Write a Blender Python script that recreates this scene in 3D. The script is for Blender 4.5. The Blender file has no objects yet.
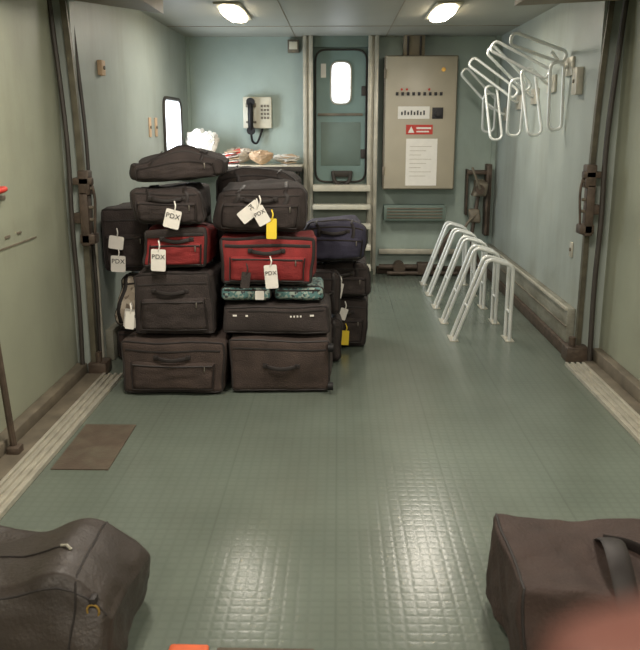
import bpy, bmesh, math, random
from mathutils import Vector, Matrix, noise, Euler
random.seed(3)
C=bpy.context.scene.collection
sc=bpy.context.scene
try:
    sc.view_settings.view_transform='Standard'
except Exception: pass

# ---------------------------------------------------------------- materials
def lin(c):
    return tuple(((v/255.0)/12.92 if v/255.0<=0.04045 else ((v/255.0+0.055)/1.055)**2.4) for v in c)
def mat(name,col,rough=0.6,metal=0.0,var=0.12,scale=6.0,bump=0.0,bscale=60.0,emit=0.0,spec=0.5,stretch=(1,1,1)):
    m=bpy.data.materials.new(name); m.use_nodes=True
    nt=m.node_tree; b=nt.nodes['Principled BSDF']
    b.inputs['Roughness'].default_value=rough; b.inputs['Metallic'].default_value=metal
    b.inputs['Specular IOR Level'].default_value=spec
    c=lin(col)
    tc=nt.nodes.new('ShaderNodeTexCoord'); mp=nt.nodes.new('ShaderNodeMapping'); mp.inputs['Scale'].default_value=stretch
    nt.links.new(tc.outputs['Object'],mp.inputs['Vector'])
    n=nt.nodes.new('ShaderNodeTexNoise'); n.inputs['Scale'].default_value=scale; n.inputs['Detail'].default_value=5
    nt.links.new(mp.outputs['Vector'],n.inputs['Vector'])
    r=nt.nodes.new('ShaderNodeValToRGB')
    r.color_ramp.elements[0].position=0.3; r.color_ramp.elements[1].position=0.7
    r.color_ramp.elements[0].color=tuple(v*(1-var) for v in c)+(1,)
    r.color_ramp.elements[1].color=tuple(min(1,v*(1+var)) for v in c)+(1,)
    nt.links.new(n.outputs['Fac'],r.inputs['Fac']); nt.links.new(r.outputs['Color'],b.inputs['Base Color'])
    if bump>0:
        n2=nt.nodes.new('ShaderNodeTexNoise'); n2.inputs['Scale'].default_value=bscale; n2.inputs['Detail'].default_value=3
        nt.links.new(tc.outputs['Object'],n2.inputs['Vector'])
        bp=nt.nodes.new('ShaderNodeBump'); bp.inputs['Strength'].default_value=bump; bp.inputs['Distance'].default_value=0.01
        nt.links.new(n2.outputs['Fac'],bp.inputs['Height']); nt.links.new(bp.outputs['Normal'],b.inputs['Normal'])
    if emit>0:
        b.inputs['Emission Color'].default_value=c+(1,); b.inputs['Emission Strength'].default_value=emit
    return m
def grime(m,col,amount=0.5,scale=1.2,stretch=(1,1,0.35),lo=0.50,hi=0.78):
    """procedural dirt layer over the paint"""
    nt=m.node_tree; b=nt.nodes['Principled BSDF']; old=b.inputs['Base Color'].links[0].from_socket
    tc=[n for n in nt.nodes if n.type=='TEX_COORD'][0]
    mp=nt.nodes.new('ShaderNodeMapping'); mp.inputs['Scale'].default_value=stretch
    nt.links.new(tc.outputs['Object'],mp.inputs['Vector'])
    n=nt.nodes.new('ShaderNodeTexNoise'); n.inputs['Scale'].default_value=scale; n.inputs['Detail'].default_value=9; n.inputs['Roughness'].default_value=0.7
    nt.links.new(mp.outputs['Vector'],n.inputs['Vector'])
    r=nt.nodes.new('ShaderNodeMapRange'); r.inputs[1].default_value=lo; r.inputs[2].default_value=hi; r.inputs[4].default_value=amount
    nt.links.new(n.outputs['Fac'],r.inputs[0])
    mx=nt.nodes.new('ShaderNodeMix'); mx.data_type='RGBA'; nt.links.new(r.outputs[0],mx.inputs[0])
    nt.links.new(old,mx.inputs[6]); mx.inputs[7].default_value=lin(col)+(1,)
    nt.links.new(mx.outputs[2],b.inputs['Base Color'])
    return m

def floor_mat():
    m=mat('rubber_floor',(100,109,100),0.24,0,0.12,1.6,spec=0.40)
    grime(m,(98,97,86),0.40,0.9,(1,0.6,1),0.40,0.85)
    nt=m.node_tree; b=nt.nodes['Principled BSDF']; tc=[n for n in nt.nodes if n.type=='TEX_COORD'][0]
    def brick(w,mort,smooth):
        br=nt.nodes.new('ShaderNodeTexBrick'); br.offset=0.0; br.squash=1.0
        br.inputs['Scale'].default_value=1.0; br.inputs['Brick Width'].default_value=w; br.inputs['Row Height'].default_value=w
        br.inputs['Mortar Size'].default_value=mort; br.inputs['Mortar Smooth'].default_value=smooth
        br.inputs['Color1'].default_value=(1,1,1,1); br.inputs['Color2'].default_value=(1,1,1,1); br.inputs['Mortar'].default_value=(0,0,0,1)
        nt.links.new(tc.outputs['Object'],br.inputs['Vector']); return br
    stud=brick(0.042,0.012,1.0)
    bp=nt.nodes.new('ShaderNodeBump'); bp.inputs['Strength'].default_value=0.13; bp.inputs['Distance'].default_value=0.0020
    nt.links.new(stud.outputs['Fac'],bp.inputs['Height']); bp.invert=True
    nz=nt.nodes.new('ShaderNodeTexNoise'); nz.inputs['Scale'].default_value=22; nz.inputs['Detail'].default_value=4; nt.links.new(tc.outputs['Object'],nz.inputs['Vector'])
    bp2=nt.nodes.new('ShaderNodeBump'); bp2.inputs['Strength'].default_value=0.10; bp2.inputs['Distance'].default_value=0.005
    nt.links.new(nz.outputs['Fac'],bp2.inputs['Height']); nt.links.new(bp.outputs['Normal'],bp2.inputs['Normal'])
    nt.links.new(bp2.outputs['Normal'],b.inputs['Normal'])
    old=b.inputs['Base Color'].links[0].from_socket
    tile=brick(0.46,0.004,0.3)
    mx=nt.nodes.new('ShaderNodeMix'); mx.data_type='RGBA'; mx.blend_type='MULTIPLY'; mx.inputs[0].default_value=0.08
    nt.links.new(old,mx.inputs[6]); nt.links.new(tile.outputs['Color'],mx.inputs[7])
    mx2=nt.nodes.new('ShaderNodeMix'); mx2.data_type='RGBA'; mx2.blend_type='MULTIPLY'; mx2.inputs[0].default_value=0.07
    nt.links.new(mx.outputs[2],mx2.inputs[6]); nt.links.new(stud.outputs['Color'],mx2.inputs[7])
    nt.links.new(mx2.outputs[2],b.inputs['Base Color'])
    return m

M={}
M['floor']=floor_mat()
M['back']=grime(mat('painted_end_wall',(162,177,169),0.45,0,0.07,3),(122,126,112),0.45,1.6)
M['wallfar']=grime(mat('painted_side_wall',(150,158,152),0.5,0,0.09,2.5),(112,110,96),0.6,1.6,(1,1,0.2),0.48,0.75)
M['wallnear']=grime(mat('painted_sliding_door',(146,150,132),0.5,0,0.08,2),(108,102,84),0.5,1.3)
M['ceil']=mat('painted_ceiling',(160,160,150),0.5,0,0.05,2)
M['header']=mat('door_header_paint',(140,128,108),0.6,0,0.08,4)
M['rust']=mat('rusty_dark_steel',(80,68,58),0.55,0.2,0.35,14,0.3,60)
M['post']=mat('worn_grey_brown_steel',(90,86,72),0.5,0.2,0.35,10,0.2,60)
M['dark']=mat('dark_rubber',(56,51,46),0.6,0,0.2,10)
M['curb']=mat('grimy_curb',(106,98,84),0.6,0,0.3,8)
M['kick']=grime(mat('scuffed_kick_rail',(138,138,126),0.5,0.1,0.12,6),(88,80,64),0.75,3.5,(1,0.6,2),0.42,0.66)
M['alu']=mat('worn_aluminium',(184,180,166),0.4,0.3,0.14,12)
M['tread']=mat('pale_step_tread',(200,196,180),0.45,0.0,0.12,12)
M['steel']=mat('bright_tube_metal',(224,227,224),0.32,0.3,0.06,10)
M['doorp']=mat('hatch_door_paint',(114,137,132),0.45,0,0.08,4)
M['doorin']=mat('grey_green_paint',(106,122,114),0.6,0,0.1,5)  # grey-green of the door surround, lower panel and vent box
M['riser']=mat('dark_step_riser',(66,72,62),0.6,0,0.15,8)
M['day']=mat('daylit_window_pane',(240,246,255),0.2,0,0.0,1,emit=3.0)
M['lamp']=mat('lamp_diffuser',(255,240,214),0.4,0,0.0,1,emit=22.0)
M['cab']=mat('cabinet_enamel',(174,165,146),0.4,0,0.05,4)
M['cabedge']=mat('cabinet_edge',(122,112,96),0.5,0,0.08,6)
M['cream']=mat('cream_plastic',(204,198,178),0.4,0,0.05,8)
M['blackp']=mat('black_plastic',(24,23,24),0.5,0,0.15,10,spec=0.3)
M['white']=mat('white_paper',(230,226,218),0.7,0,0.03,20)
M['redl']=mat('red_label',(190,56,44),0.5,0,0.05,8)
M['yellow']=mat('yellow_tag_card',(238,208,60),0.6,0,0.04,10)
M['brass']=mat('brass',(200,160,84),0.3,0.7,0.1,10)
M['chrome']=mat('nickel_metal',(140,134,126),0.35,0.8,0.05,10)
M['mat']=grime(mat('brown_floor_patch',(80,68,57),0.75,0,0.2,12,0.2,80),(96,96,80),0.5,5.0,(1,1,1),0.45,0.7)
M['brown']=mat('brown_black_nylon',(63,51,46),0.85,0,0.25,10,0.5,160)  # haze put into the colour: dark bag nylons lifted from their true tone
M['black']=mat('black_nylon',(52,44,42),0.85,0,0.28,10,0.5,160)
M['black2']=mat('charcoal_nylon',(58,51,49),0.9,0,0.25,10,0.5,160)
M['red']=mat('red_nylon',(128,36,36),0.8,0,0.22,10,0.4,160)
M['navy']=mat('navy_nylon',(56,54,72),0.8,0,0.22,10,0.4,160)
M['trim']=mat('bag_piping',(36,30,29),0.6,0,0.1,20)
M['leather']=mat('dark_brown_leather',(52,44,39),0.52,0,0.2,5,0.22,90)
M['brownbag']=mat('brown_canvas',(57,43,38),0.8,0,0.2,7,0.4,90)
M['ink']=mat('black_ink',(40,38,40),0.6,0,0,1)
M['orange']=mat('orange_fabric',(205,92,48),0.6,0,0.15,20)
M['skin']=mat('skin',(78,49,42),0.6,0,0.1,40,0.1,300,spec=0.2)
M['beige']=mat('beige_cloth',(188,160,130),0.7,0,0.1,20,0.3,90)
def pattern_mat(name,c1,c2,c3,scale):
    m=mat(name,c1,0.6); nt=m.node_tree; b=nt.nodes['Principled BSDF']
    tc=[n for n in nt.nodes if n.type=='TEX_COORD'][0]
    v=nt.nodes.new('ShaderNodeTexVoronoi'); v.inputs['Scale'].default_value=scale
    nt.links.new(tc.outputs['Object'],v.inputs['Vector'])
    r=nt.nodes.new('ShaderNodeValToRGB'); r.color_ramp.interpolation='CONSTANT'
    e=r.color_ramp.elements; e[0].color=lin(c1)+(1,); e[1].color=lin(c2)+(1,); e[1].position=0.40
    e2=e.new(0.6); e2.color=lin(c3)+(1,)
    sep=nt.nodes.new('ShaderNodeSeparateColor'); nt.links.new(v.outputs['Color'],sep.inputs[0])
    nt.links.new(sep.outputs[0],r.inputs['Fac']); nt.links.new(r.outputs['Color'],b.inputs['Base Color'])
    return m
M['teal']=pattern_mat('turquoise_print_fabric',(84,122,122),(54,56,60),(150,164,154),80)
M['pale']=pattern_mat('pale_patterned_cloth',(184,170,152),(136,122,108),(204,192,174),28)

# ---------------------------------------------------------------- mesh helpers
def nb(): return bmesh.new()
def add_box(bm,x0,x1,y0,y1,z0,z1,bev=0.0,seg=2):
    t=bmesh.new(); bmesh.ops.create_cube(t,size=1)
    for v in t.verts:
        v.co=Vector(((x0+x1)/2+v.co.x*(x1-x0),(y0+y1)/2+v.co.y*(y1-y0),(z0+z1)/2+v.co.z*(z1-z0)))
    if bev>0: bmesh.ops.bevel(t,geom=t.edges[:],offset=bev,segments=seg,affect='EDGES',profile=0.5)
    merge(bm,t)
def merge(bm,t):
    me=bpy.data.meshes.new('t'); t.to_mesh(me); t.free(); bm.from_mesh(me); bpy.data.meshes.remove(me)
def smooth_path(pts,n=6,cyc=False):
    P=[Vector(p) for p in pts]; out=[]; N=len(P)
    rng=range(N) if cyc else range(N-1)
    for i in rng:
        p1,p2=P[i],P[(i+1)%N]
        p0=P[(i-1)%N] if (cyc or i>0) else p1*2-p2
        p3=P[(i+2)%N] if (cyc or i+2<N) else p2*2-p1
        for k in range(n):
            t=k/n
            out.append(0.5*((2*p1)+(p2-p0)*t+(2*p0-5*p1+4*p2-p3)*t*t+(3*p1-p0-3*p2+p3)*t**3))
    if not cyc: out.append(P[-1])
    return out
def fillet_path(pts,r,n=6,cyc=False):
    P=[Vector(p) for p in pts]; N=len(P); out=[]
    for i in range(N):
        if not cyc and (i==0 or i==N-1): out.append(P[i]); continue
        p=P[i]; a=P[(i-1)%N]-p; b=P[(i+1)%N]-p
        ra=min(r,a.length*0.49,b.length*0.49)
        A=p+a.normalized()*ra; B=p+b.normalized()*ra
        for k in range(n+1):
            t=k/n; out.append((1-t)**2*A+2*t*(1-t)*p+t*t*B)
    return out
def add_tube(bm,pts,r,cyc=False,seg=10,ry=None,rw=1.0):
    P=[Vector(p) for p in pts]
    Q=[P[0]]
    for p in P[1:]:
        if (p-Q[-1]).length>1e-5: Q.append(p)
    if cyc and (Q[0]-Q[-1]).length<1e-5: Q.pop()
    P=Q; N=len(P); rings=[]; prev=None
    for i in range(N):
        if cyc: T=(P[(i+1)%N]-P[i-1])
        else: T=P[min(i+1,N-1)]-P[max(i-1,0)]
        T.normalize()
        if prev is None:
            u=T.orthogonal() if ry is None else (Vector((0,1,0)) if abs(T.y)<0.9 else Vector((0,0,1)))
            u=(u-T*u.dot(T)).normalized()
        else:
            u=(prev-T*prev.dot(T)).normalized()
        prev=u; w=T.cross(u); ring=[]
        rr=r[i] if isinstance(r,(list,tuple)) else r
        for k in range(seg):
            a=2*math.pi*k/seg
            ring.append(bm.verts.new(P[i]+u*math.cos(a)*rr*(ry or 1)+w*math.sin(a)*rr*rw))
        rings.append(ring)
    for i in range(N if cyc else N-1):
        A,B=rings[i],rings[(i+1)%N]
        for k in range(seg):
            try: bm.faces.new((A[k],A[(k+1)%seg],B[(k+1)%seg],B[k]))
            except ValueError: pass
    if not cyc:
        bm.faces.new(rings[0][::-1]); bm.faces.new(rings[-1])
def add_cyl(bm,p0,p1,r,seg=20): add_tube(bm,[p0,p1],r,seg=seg)
class Soft:
    """deformed rounded box; at(p) maps cube coordinates [-1,1]^3 to the soft surface"""
    def __init__(s,x0,x1,y0,y1,z0,z1,r=0.04,bulge=0.04,wr=0.0,seed=0,slump=0.0,pinch=0.0,wob=0.0,top=None):
        s.h=Vector(((x1-x0)/2,(y1-y0)/2,(z1-z0)/2)); s.c=Vector(((x0+x1)/2,(y0+y1)/2,(z0+z1)/2))
        s.r=min(r,min(s.h)*0.98); s.bulge=bulge; s.wr=wr; s.seed=seed; s.slump=slump; s.pinch=pinch; s.wob=wob; s.top=top
    def at(s,v,remap=True,out=0.0):
        h=s.h;r=s.r
        p=Vector([math.copysign(1-(1-min(1,abs(a)))**1.4,a) for a in v]) if remap else Vector(v)
        q=Vector([p[i]*h[i] for i in range(3)])
        inn=Vector([max(-(h[i]-r),min(h[i]-r,q[i])) for i in range(3)])
        d=q-inn
        nrm=d.normalized() if d.length>1e-9 else Vector((0,0,0))
        if d.length>1e-9: q=inn+nrm*r
        for k in range(3):
            u,w=[p[j] for j in range(3) if j!=k]
            q[k]*=1-s.bulge*(1-(1-u*u)*(1-w*w))
        f=(q.z/h.z+1)/2
        if s.slump: q.z=-h.z+(q.z+h.z)*(1-s.slump*(abs(q.x/h.x)**2.2)*f)
        if s.top: q.z=-h.z+(q.z+h.z)*(1+(s.top(q.x/h.x,q.y/h.y)-1)*f)
        if s.pinch: q.y*=1-s.pinch*f
        if s.wr:
            nv=noise.noise(Vector((q.x*6+s.seed*3.1,q.y*6,q.z*6)))*0.5+0.5
            nv2=noise.noise(Vector((q.x*17+s.seed,q.y*17,q.z*17)))*0.5+0.5
            q-=nrm*s.wr*(nv*0.75+nv2*0.5)
        if s.wob:
            o=Vector((s.seed*5.3,s.seed*1.7,0)); e=noise.noise_vector(Vector((q.x*3.5,q.y*3.5,q.z*4.5))+o)
            q.x+=e.x*s.wob; q.y+=e.y*s.wob; q.z+=(e.z*s.wob-abs(s.wob)*0.4)*f
        return s.c+q+nrm*out
    def mesh(s,bm,n=12):
        t=bmesh.new(); bmesh.ops.create_cube(t,size=2)
        bmesh.ops.subdivide_edges(t,edges=t.edges[:],cuts=n,use_grid_fill=True)
        for v in t.verts: v.co=s.at(v.co)
        merge(bm,t)
    def ring_y(s,yv,n=14,out=0.0,k=1.0):
        pts=[]
        for i in range(n): pts.append((-k+2*k*i/n,-k))
        for i in range(n): pts.append((k,-k+2*k*i/n))
        for i in range(n): pts.append((k-2*k*i/n,k))
        for i in range(n): pts.append((-k,k-2*k*i/n))
        return [s.at((a,yv,b),False,out) for a,b in pts]
def softbox(bm,x0,x1,y0,y1,z0,z1,r=0.04,bulge=0.04,wr=0.0,n=12,seed=0,slump=0.0,pinch=0.0,wob=0.0,top=None):
    Soft(x0,x1,y0,y1,z0,z1,r,bulge,wr,seed,slump,pinch,wob,top).mesh(bm,n)
def rrect(x0,x1,z0,z1,r,y,n=5):
    pts=[(x0,y,z0),(x1,y,z0),(x1,y,z1),(x0,y,z1)]
    return fillet_path(pts,r,n,True)
def add_plate(bm,loop,off):
    off=Vector(off); a=[bm.verts.new(p) for p in loop]; b=[bm.verts.new(Vector(p)+off) for p in loop]
    n=len(a); bm.faces.new(a); bm.faces.new(b[::-1])
    for i in range(n): bm.faces.new((a[i],b[i],b[(i+1)%n],a[(i+1)%n]))
def crumple(bm,x0,x1,y0,y1,z0,z1,seed):
    """crumpled soft heap: flattened dome with random folds"""
    t=bmesh.new(); bmesh.ops.create_icosphere(t,subdivisions=5,radius=1)
    c=Vector(((x0+x1)/2,(y0+y1)/2,z0)); h=Vector(((x1-x0)/2,(y1-y0)/2,z1-z0))
    for v in t.verts:
        p=v.co.copy(); o=Vector((seed*3.3,seed*7.1,seed))
        k=1-abs(noise.noise(p*1.6+o))*0.35-abs(noise.noise(p*3.6+o))*0.18-abs(noise.noise(p*8+o))*0.08
        q=Vector((p.x*h.x*k,p.y*h.y*k,(max(0,p.z*0.5+0.5))**0.6*h.z*k))
        v.co=c+q
    merge(bm,t)
def text_mesh(bm,s,size,mtx,ext=0.0006):
    cu=bpy.data.curves.new('txt','FONT'); cu.body=s; cu.size=size; cu.extrude=ext; cu.align_x='CENTER'; cu.align_y='CENTER'; cu.space_character=1.08
    ob=bpy.data.objects.new('txt',cu); C.objects.link(ob)
    bpy.context.view_layer.update()
    me=bpy.data.meshes.new_from_object(ob.evaluated_get(bpy.context.evaluated_depsgraph_get()))
    me.transform(mtx); bm.from_mesh(me)
    bpy.data.objects.remove(ob); bpy.data.curves.remove(cu); bpy.data.meshes.remove(me)

ORG={}
def parent_origin(p):
    return ORG.get(p,Vector()) if p is not None else Vector()
def islands(bm):
    seen=set(); out=[]
    for v in bm.verts:
        if v in seen: continue
        st=[v]; seen.add(v); isl=[]
        while st:
            a=st.pop(); isl.append(a)
            for e in a.link_edges:
                o=e.other_vert(a)
                if o not in seen: seen.add(o); st.append(o)
        out.append(isl)
    return out
def fin(bm,name,m,parent=None,smooth=True,label=None,sharp=38):
    bmesh.ops.recalc_face_normals(bm,faces=bm.faces[:])
    base=parent_origin(parent)
    for v in bm.verts: v.co-=base
    me=bpy.data.meshes.new(name); bm.to_mesh(me); bm.free(); me.materials.append(m)
    if smooth:
        for p in me.polygons: p.use_smooth=True
        try: me.set_sharp_from_angle(angle=math.radians(sharp))
        except Exception: pass
    ob=bpy.data.objects.new(name,me); C.objects.link(ob)
    if parent: ob.parent=parent
    if label: ob['label']=label
    return ob
def thing(name,label,cat,loc,group=None):
    e=bpy.data.objects.new(name,None); e.empty_display_size=0.1; e.location=loc; C.objects.link(e)
    e['label']=label; e['category']=cat
    if group: e['group']=group
    ORG[e]=Vector(loc); return e
SPLIT={'piping','handle_mount','seam','strap','wheel','bolt','switch','indicator','hinge','key','cable','foot_plate','cross_tube','bag_ear','bracket','pipe','shelf_bracket','knob','slat','rod','valve','rail','printed_mark','lever','gear_housing','rail_bracket'}
def part(root,name,m,fn,label=None,parent=None,smooth=True,sharp=38):
    bm=nb(); fn(bm); p=parent or root
    if p not in ORG: ORG[p]=ORG[root]
    if name in SPLIT:
        isl=islands(bm)
        if len(isl)>1:
            bm.verts.index_update()
            idx=[set(v.index for v in i) for i in isl]; last=None
            for s in idx:
                c=bm.copy(); c.verts.ensure_lookup_table()
                bmesh.ops.delete(c,geom=[v for v in c.verts if v.index not in s],context='VERTS')
                last=fin(c,name,m,p,smooth,label); ORG[last]=ORG[root]
            bm.free(); return last
    o=fin(bm,name,m,p,smooth,label,sharp); ORG[o]=ORG[root]; return o
def struct(name,m,fn,parent=None,smooth=True):
    bm=nb(); fn(bm); o=fin(bm,name,m,parent,smooth); o['kind']='structure'; return o

# ---------------------------------------------------------------- shell
XL,XR,YB,ZC=-1.48,1.555,8.28,2.30
struct('floor',M['floor'],lambda b:add_box(b,-1.8,1.95,-2.2,8.5,-0.1,0))
struct('ceiling',M['ceil'],lambda b:add_box(b,-1.8,1.95,-2.2,8.5,ZC,ZC+0.1))
struct('wall_back',M['back'],lambda b:add_box(b,-1.8,1.95,YB,YB+0.12,0,ZC))
struct('wall_front',M['wallfar'],lambda b:add_box(b,-1.8,1.95,-2.2,-2.1,0,ZC))
struct('wall_left',M['wallfar'],lambda b:add_box(b,-1.62,XL,4.72,YB,0,ZC))
struct('wall_right',M['wallfar'],lambda b:add_box(b,XR,1.85,5.10,YB,0,ZC))
struct('door_2',M['wallnear'],lambda b:add_box(b,-1.66,-1.575,-2.1,4.72,0.0,ZC))
struct('door_3',M['wallnear'],lambda b:add_box(b,1.69,1.8,-2.1,5.10,0,ZC))
struct('trim_1',M['curb'],lambda b:add_box(b,-1.578,-1.571,1.5,4.20,0.90,0.908))
def sill(b,xa,xb,y0,y1):
    add_box(b,xa,xb,y0,y1,0.0,0.012,0.003)
    w=(xb-xa)
    for k in (0.08,0.36,0.64,0.92):
        x=xa+w*k; add_box(b,x-0.009,x+0.009,y0,y1,0.008,0.024,0.004)
struct('trim_2',M['alu'],lambda b:sill(b,-1.41,-1.285,-2,4.66))
struct('trim_3',M['alu'],lambda b:sill(b,1.435,1.56,-2,4.95))
struct('baseboard_left_door',M['curb'],lambda b:[add_box(b,-1.575,-1.51,-2,4.70,0,0.075,0.01),add_box(b,-1.51,-1.41,-2,4.66,0,0.018,0.004)])
struct('baseboard_right_door',M['curb'],lambda b:[add_box(b,1.63,1.69,-2,5.05,0,0.09,0.01),add_box(b,1.56,1.63,-2,5.0,0,0.018,0.004)])
struct('baseboard_right',M['kick'],lambda b:add_box(b,1.50,1.556,5.2,8.2,0.08,0.31,0.008))
struct('trim_4',M['rust'],lambda b:add_box(b,1.480,1.556,5.2,8.2,0.0,0.08,0.006))
struct('trim_17',M['alu'],lambda b:add_box(b,1.488,1.503,5.2,8.2,0.296,0.316,0.002))
struct('trim_20',M['curb'],lambda b:add_box(b,1.493,1.502,5.2,8.2,0.185,0.195,0.002))
struct('baseboard_left',M['kick'],lambda b:add_box(b,XL-0.001,XL+0.05,5.0,8.2,0.0,0.20,0.006))
struct('baseboard_back',M['rust'],lambda b:add_box(b,0.40,1.5,8.2,8.281,0.0,0.07,0.006))
def post(b,s,x,y,rad):
    add_tube(b,smooth_path([(x,y,0.0),(x-s*0.008,y,0.5),(x,y,0.9),(x-s*0.004,y,1.4),(x+s*0.03,y,2.0),(x+s*0.05,y,2.29)]),rad,seg=8)
def flat(b,s,x,y0,y1,w,w2):
    n=12
    for i in range(n):
        za,zb=2.3*i/n,2.3*(i+1)/n
        xa=x+s*0.05*max(0,(za-1.0)/1.3)**2; xb=x+s*0.05*max(0,(zb-1.0)/1.3)**2
        vs=[]
        for (xx,zz) in ((xa,za),(xb,zb)):
            vs+=[b.verts.new(p) for p in ((xx-s*w,y0,zz),(xx+s*w2,y0,zz),(xx+s*w2,y1,zz),(xx-s*w,y1,zz))]
        for k in range(4): b.faces.new((vs[k],vs[(k+1)%4],vs[4+(k+1)%4],vs[4+k]))
    bmesh.ops.remove_doubles(b,verts=b.verts[:],dist=1e-4)
struct('trim_5',M['post'],lambda b:flat(b,-1,-1.47,4.69,4.73,0.018,0.015))
struct('trim_16',M['dark'],lambda b:post(b,-1,-1.460,4.79,0.011))
struct('trim_19',M['dark'],lambda b:post(b,-1,-1.53,4.66,0.014))
struct('trim_6',M['post'],lambda b:flat(b,1,1.55,5.07,5.11,0.016,0.015))
struct('trim_18',M['dark'],lambda b:post(b,1,1.605,5.0,0.017))
struct('trim_7',M['rust'],lambda b:[add_tube(b,[(-1.475,3.45,0.02),(-1.50,3.42,0.6),(-1.52,3.40,2.28)],0.016,seg=8),add_box(b,-1.50,-1.44,3.41,3.48,0.0,0.05,0.01)])
struct('light_leak_strip',M['alu'],lambda b:add_box(b,-1.478,-1.466,4.90,4.915,0.0,1.0))  # pale strip put in for a thin line of leaking light
def header(b,pts): add_plate(b,[Vector(p) for p in pts],(0,0,0.15))
struct('trim_9',M['header'],lambda b:header(b,[(-1.10,-2,2.15),(-1.10,5.40,2.15),(-1.56,4.72,2.15),(-1.56,-2,2.15)]))
struct('trim_10',M['header'],lambda b:header(b,[(1.03,-2,2.15),(1.03,5.10,2.15),(1.68,4.85,2.15),(1.68,-2,2.15)]))
struct('trim_11',M['header'],lambda b:[add_box(b,-0.42,-0.415,5.0,8.28,2.296,2.3005),add_box(b,0.45,0.455,5.0,8.28,2.296,2.3005),add_box(b,-1.48,1.55,7.4,7.406,2.296,2.3005)])
struct('trim_12',M['back'],lambda b:[add_box(b,XL,XL+0.03,8.24,YB,0,ZC),add_box(b,XR-0.04,XR,8.23,YB,0,ZC)])

def latch(loc,s,label):
    x,y,z=loc
    r=thing('latch_mechanism',label,'door latch',loc)
    bx=lambda b,a,c,*k: add_box(b,min(x-s*a,x-s*c),max(x-s*a,x-s*c),*k)
    part(r,'housing',M['rust'],lambda b:[bx(b,-0.02,0.045,y,y+0.08,z+0.32,z+0.46,0.008),bx(b,-0.02,0.030,y,y+0.07,z+0.03,z+0.34,0.006),bx(b,-0.03,0.060,y,y+0.09,z+0.04,z+0.10,0.01),bx(b,-0.05,0.060,y,y+0.05,z+0.38,z+0.42,0.006),bx(b,-0.06,0.0,y+0.01,y+0.06,z+0.16,z+0.22,0.006)])
    part(r,'lever',M['rust'],lambda b:add_tube(b,smooth_path([(x-s*0.04,y+0.04,z+0.42),(x-s*0.065,y+0.03,z+0.3),(x-s*0.055,y+0.02,z+0.1)]),0.008))
    def bolts(b):
        for dz in (0.18,0.25,0.36): add_cyl(b,(x-s*0.02,y+0.03,z+dz),(x-s*0.052,y+0.03,z+dz),0.010,10)
    part(r,'bolt',M['curb'],bolts)
latch((-1.46,4.65,0.76),-1,'rusty steel door latch block on a grey pillar')
latch((1.54,5.0,0.78),1,'rusty steel door latch block on a dark door pillar')
r=thing('door_foot_bracket','rusty floor bracket at the base of a door pillar','bracket',(-1.42,4.62,0.0))
part(r,'bracket_body',M['rust'],lambda b:[add_box(b,-1.50,-1.39,4.66,4.80,0.0,0.08,0.01),add_cyl(b,(-1.44,4.70,0.07),(-1.44,4.70,0.14),0.02)])
r=thing('door_foot_bracket','rusty floor bracket at the base of a door pillar','bracket',(1.5,5.05,0.0))
part(r,'bracket_body',M['rust'],lambda b:[add_box(b,1.46,1.60,5.01,5.14,0.0,0.10,0.01),add_cyl(b,(1.50,5.05,0.09),(1.50,5.05,0.16),0.022)])

# ---------------------------------------------------------------- ceiling lamps
LY=(6.42,3.2,-0.3)
def lamp(x,y):
    r=thing('ceiling_lamp','glowing oblong ceiling lamp with warm white diffuser','ceiling lamp',(x,y,ZC),'ceiling lamps')
    part(r,'lamp_housing',M['cream'],lambda b:softbox(b,x-0.095,x+0.095,y-0.46,y+0.46,ZC-0.02,ZC,0.009,0.02,n=6))
    part(r,'diffuser',M['lamp'],lambda b:softbox(b,x-0.080,x+0.080,y-0.44,y+0.44,ZC-0.050,ZC-0.016,0.018,0.25,n=12))
for x in (-0.78,0.77):
    for y in LY: lamp(x,y)
def area(name,loc,rot,sx,sy,power,col):
    l=bpy.data.lights.new(name,'AREA'); l.shape='RECTANGLE'; l.size=sx; l.size_y=sy; l.energy=power; l.color=col
    o=bpy.data.objects.new(name,l); o.location=loc; o.rotation_euler=rot; C.objects.link(o)
for x in (-0.78,0.77):
    for y,p,c in zip(LY,(15,28,42),((1,0.95,0.87),(1,0.92,0.82),(1,0.91,0.79))):
        area('lamp_light',(x,y,ZC-0.065),(0,0,0),0.14,0.84,p,c)

# ---------------------------------------------------------------- side window
def rect_x(y0,y1,z0,z1,r,x): return fillet_path([(x,y0,z0),(x,y1,z0),(x,y1,z1),(x,y0,z1)],r,5,True)
w=struct('window_1',M['day'],lambda b:add_plate(b,rect_x(7.08,7.80,1.13,1.68,0.10,XL-0.002),(0.012,0,0)))
wf=struct('window_frame',M['dark'],lambda b:add_tube(b,rect_x(7.06,7.82,1.11,1.70,0.11,XL+0.010),0.014,True,8)); wf.parent=w
area('daylight',(XL+0.04,7.44,1.4),(0,math.radians(-90),0),0.5,0.6,14,(0.82,0.91,1.0))

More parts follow.
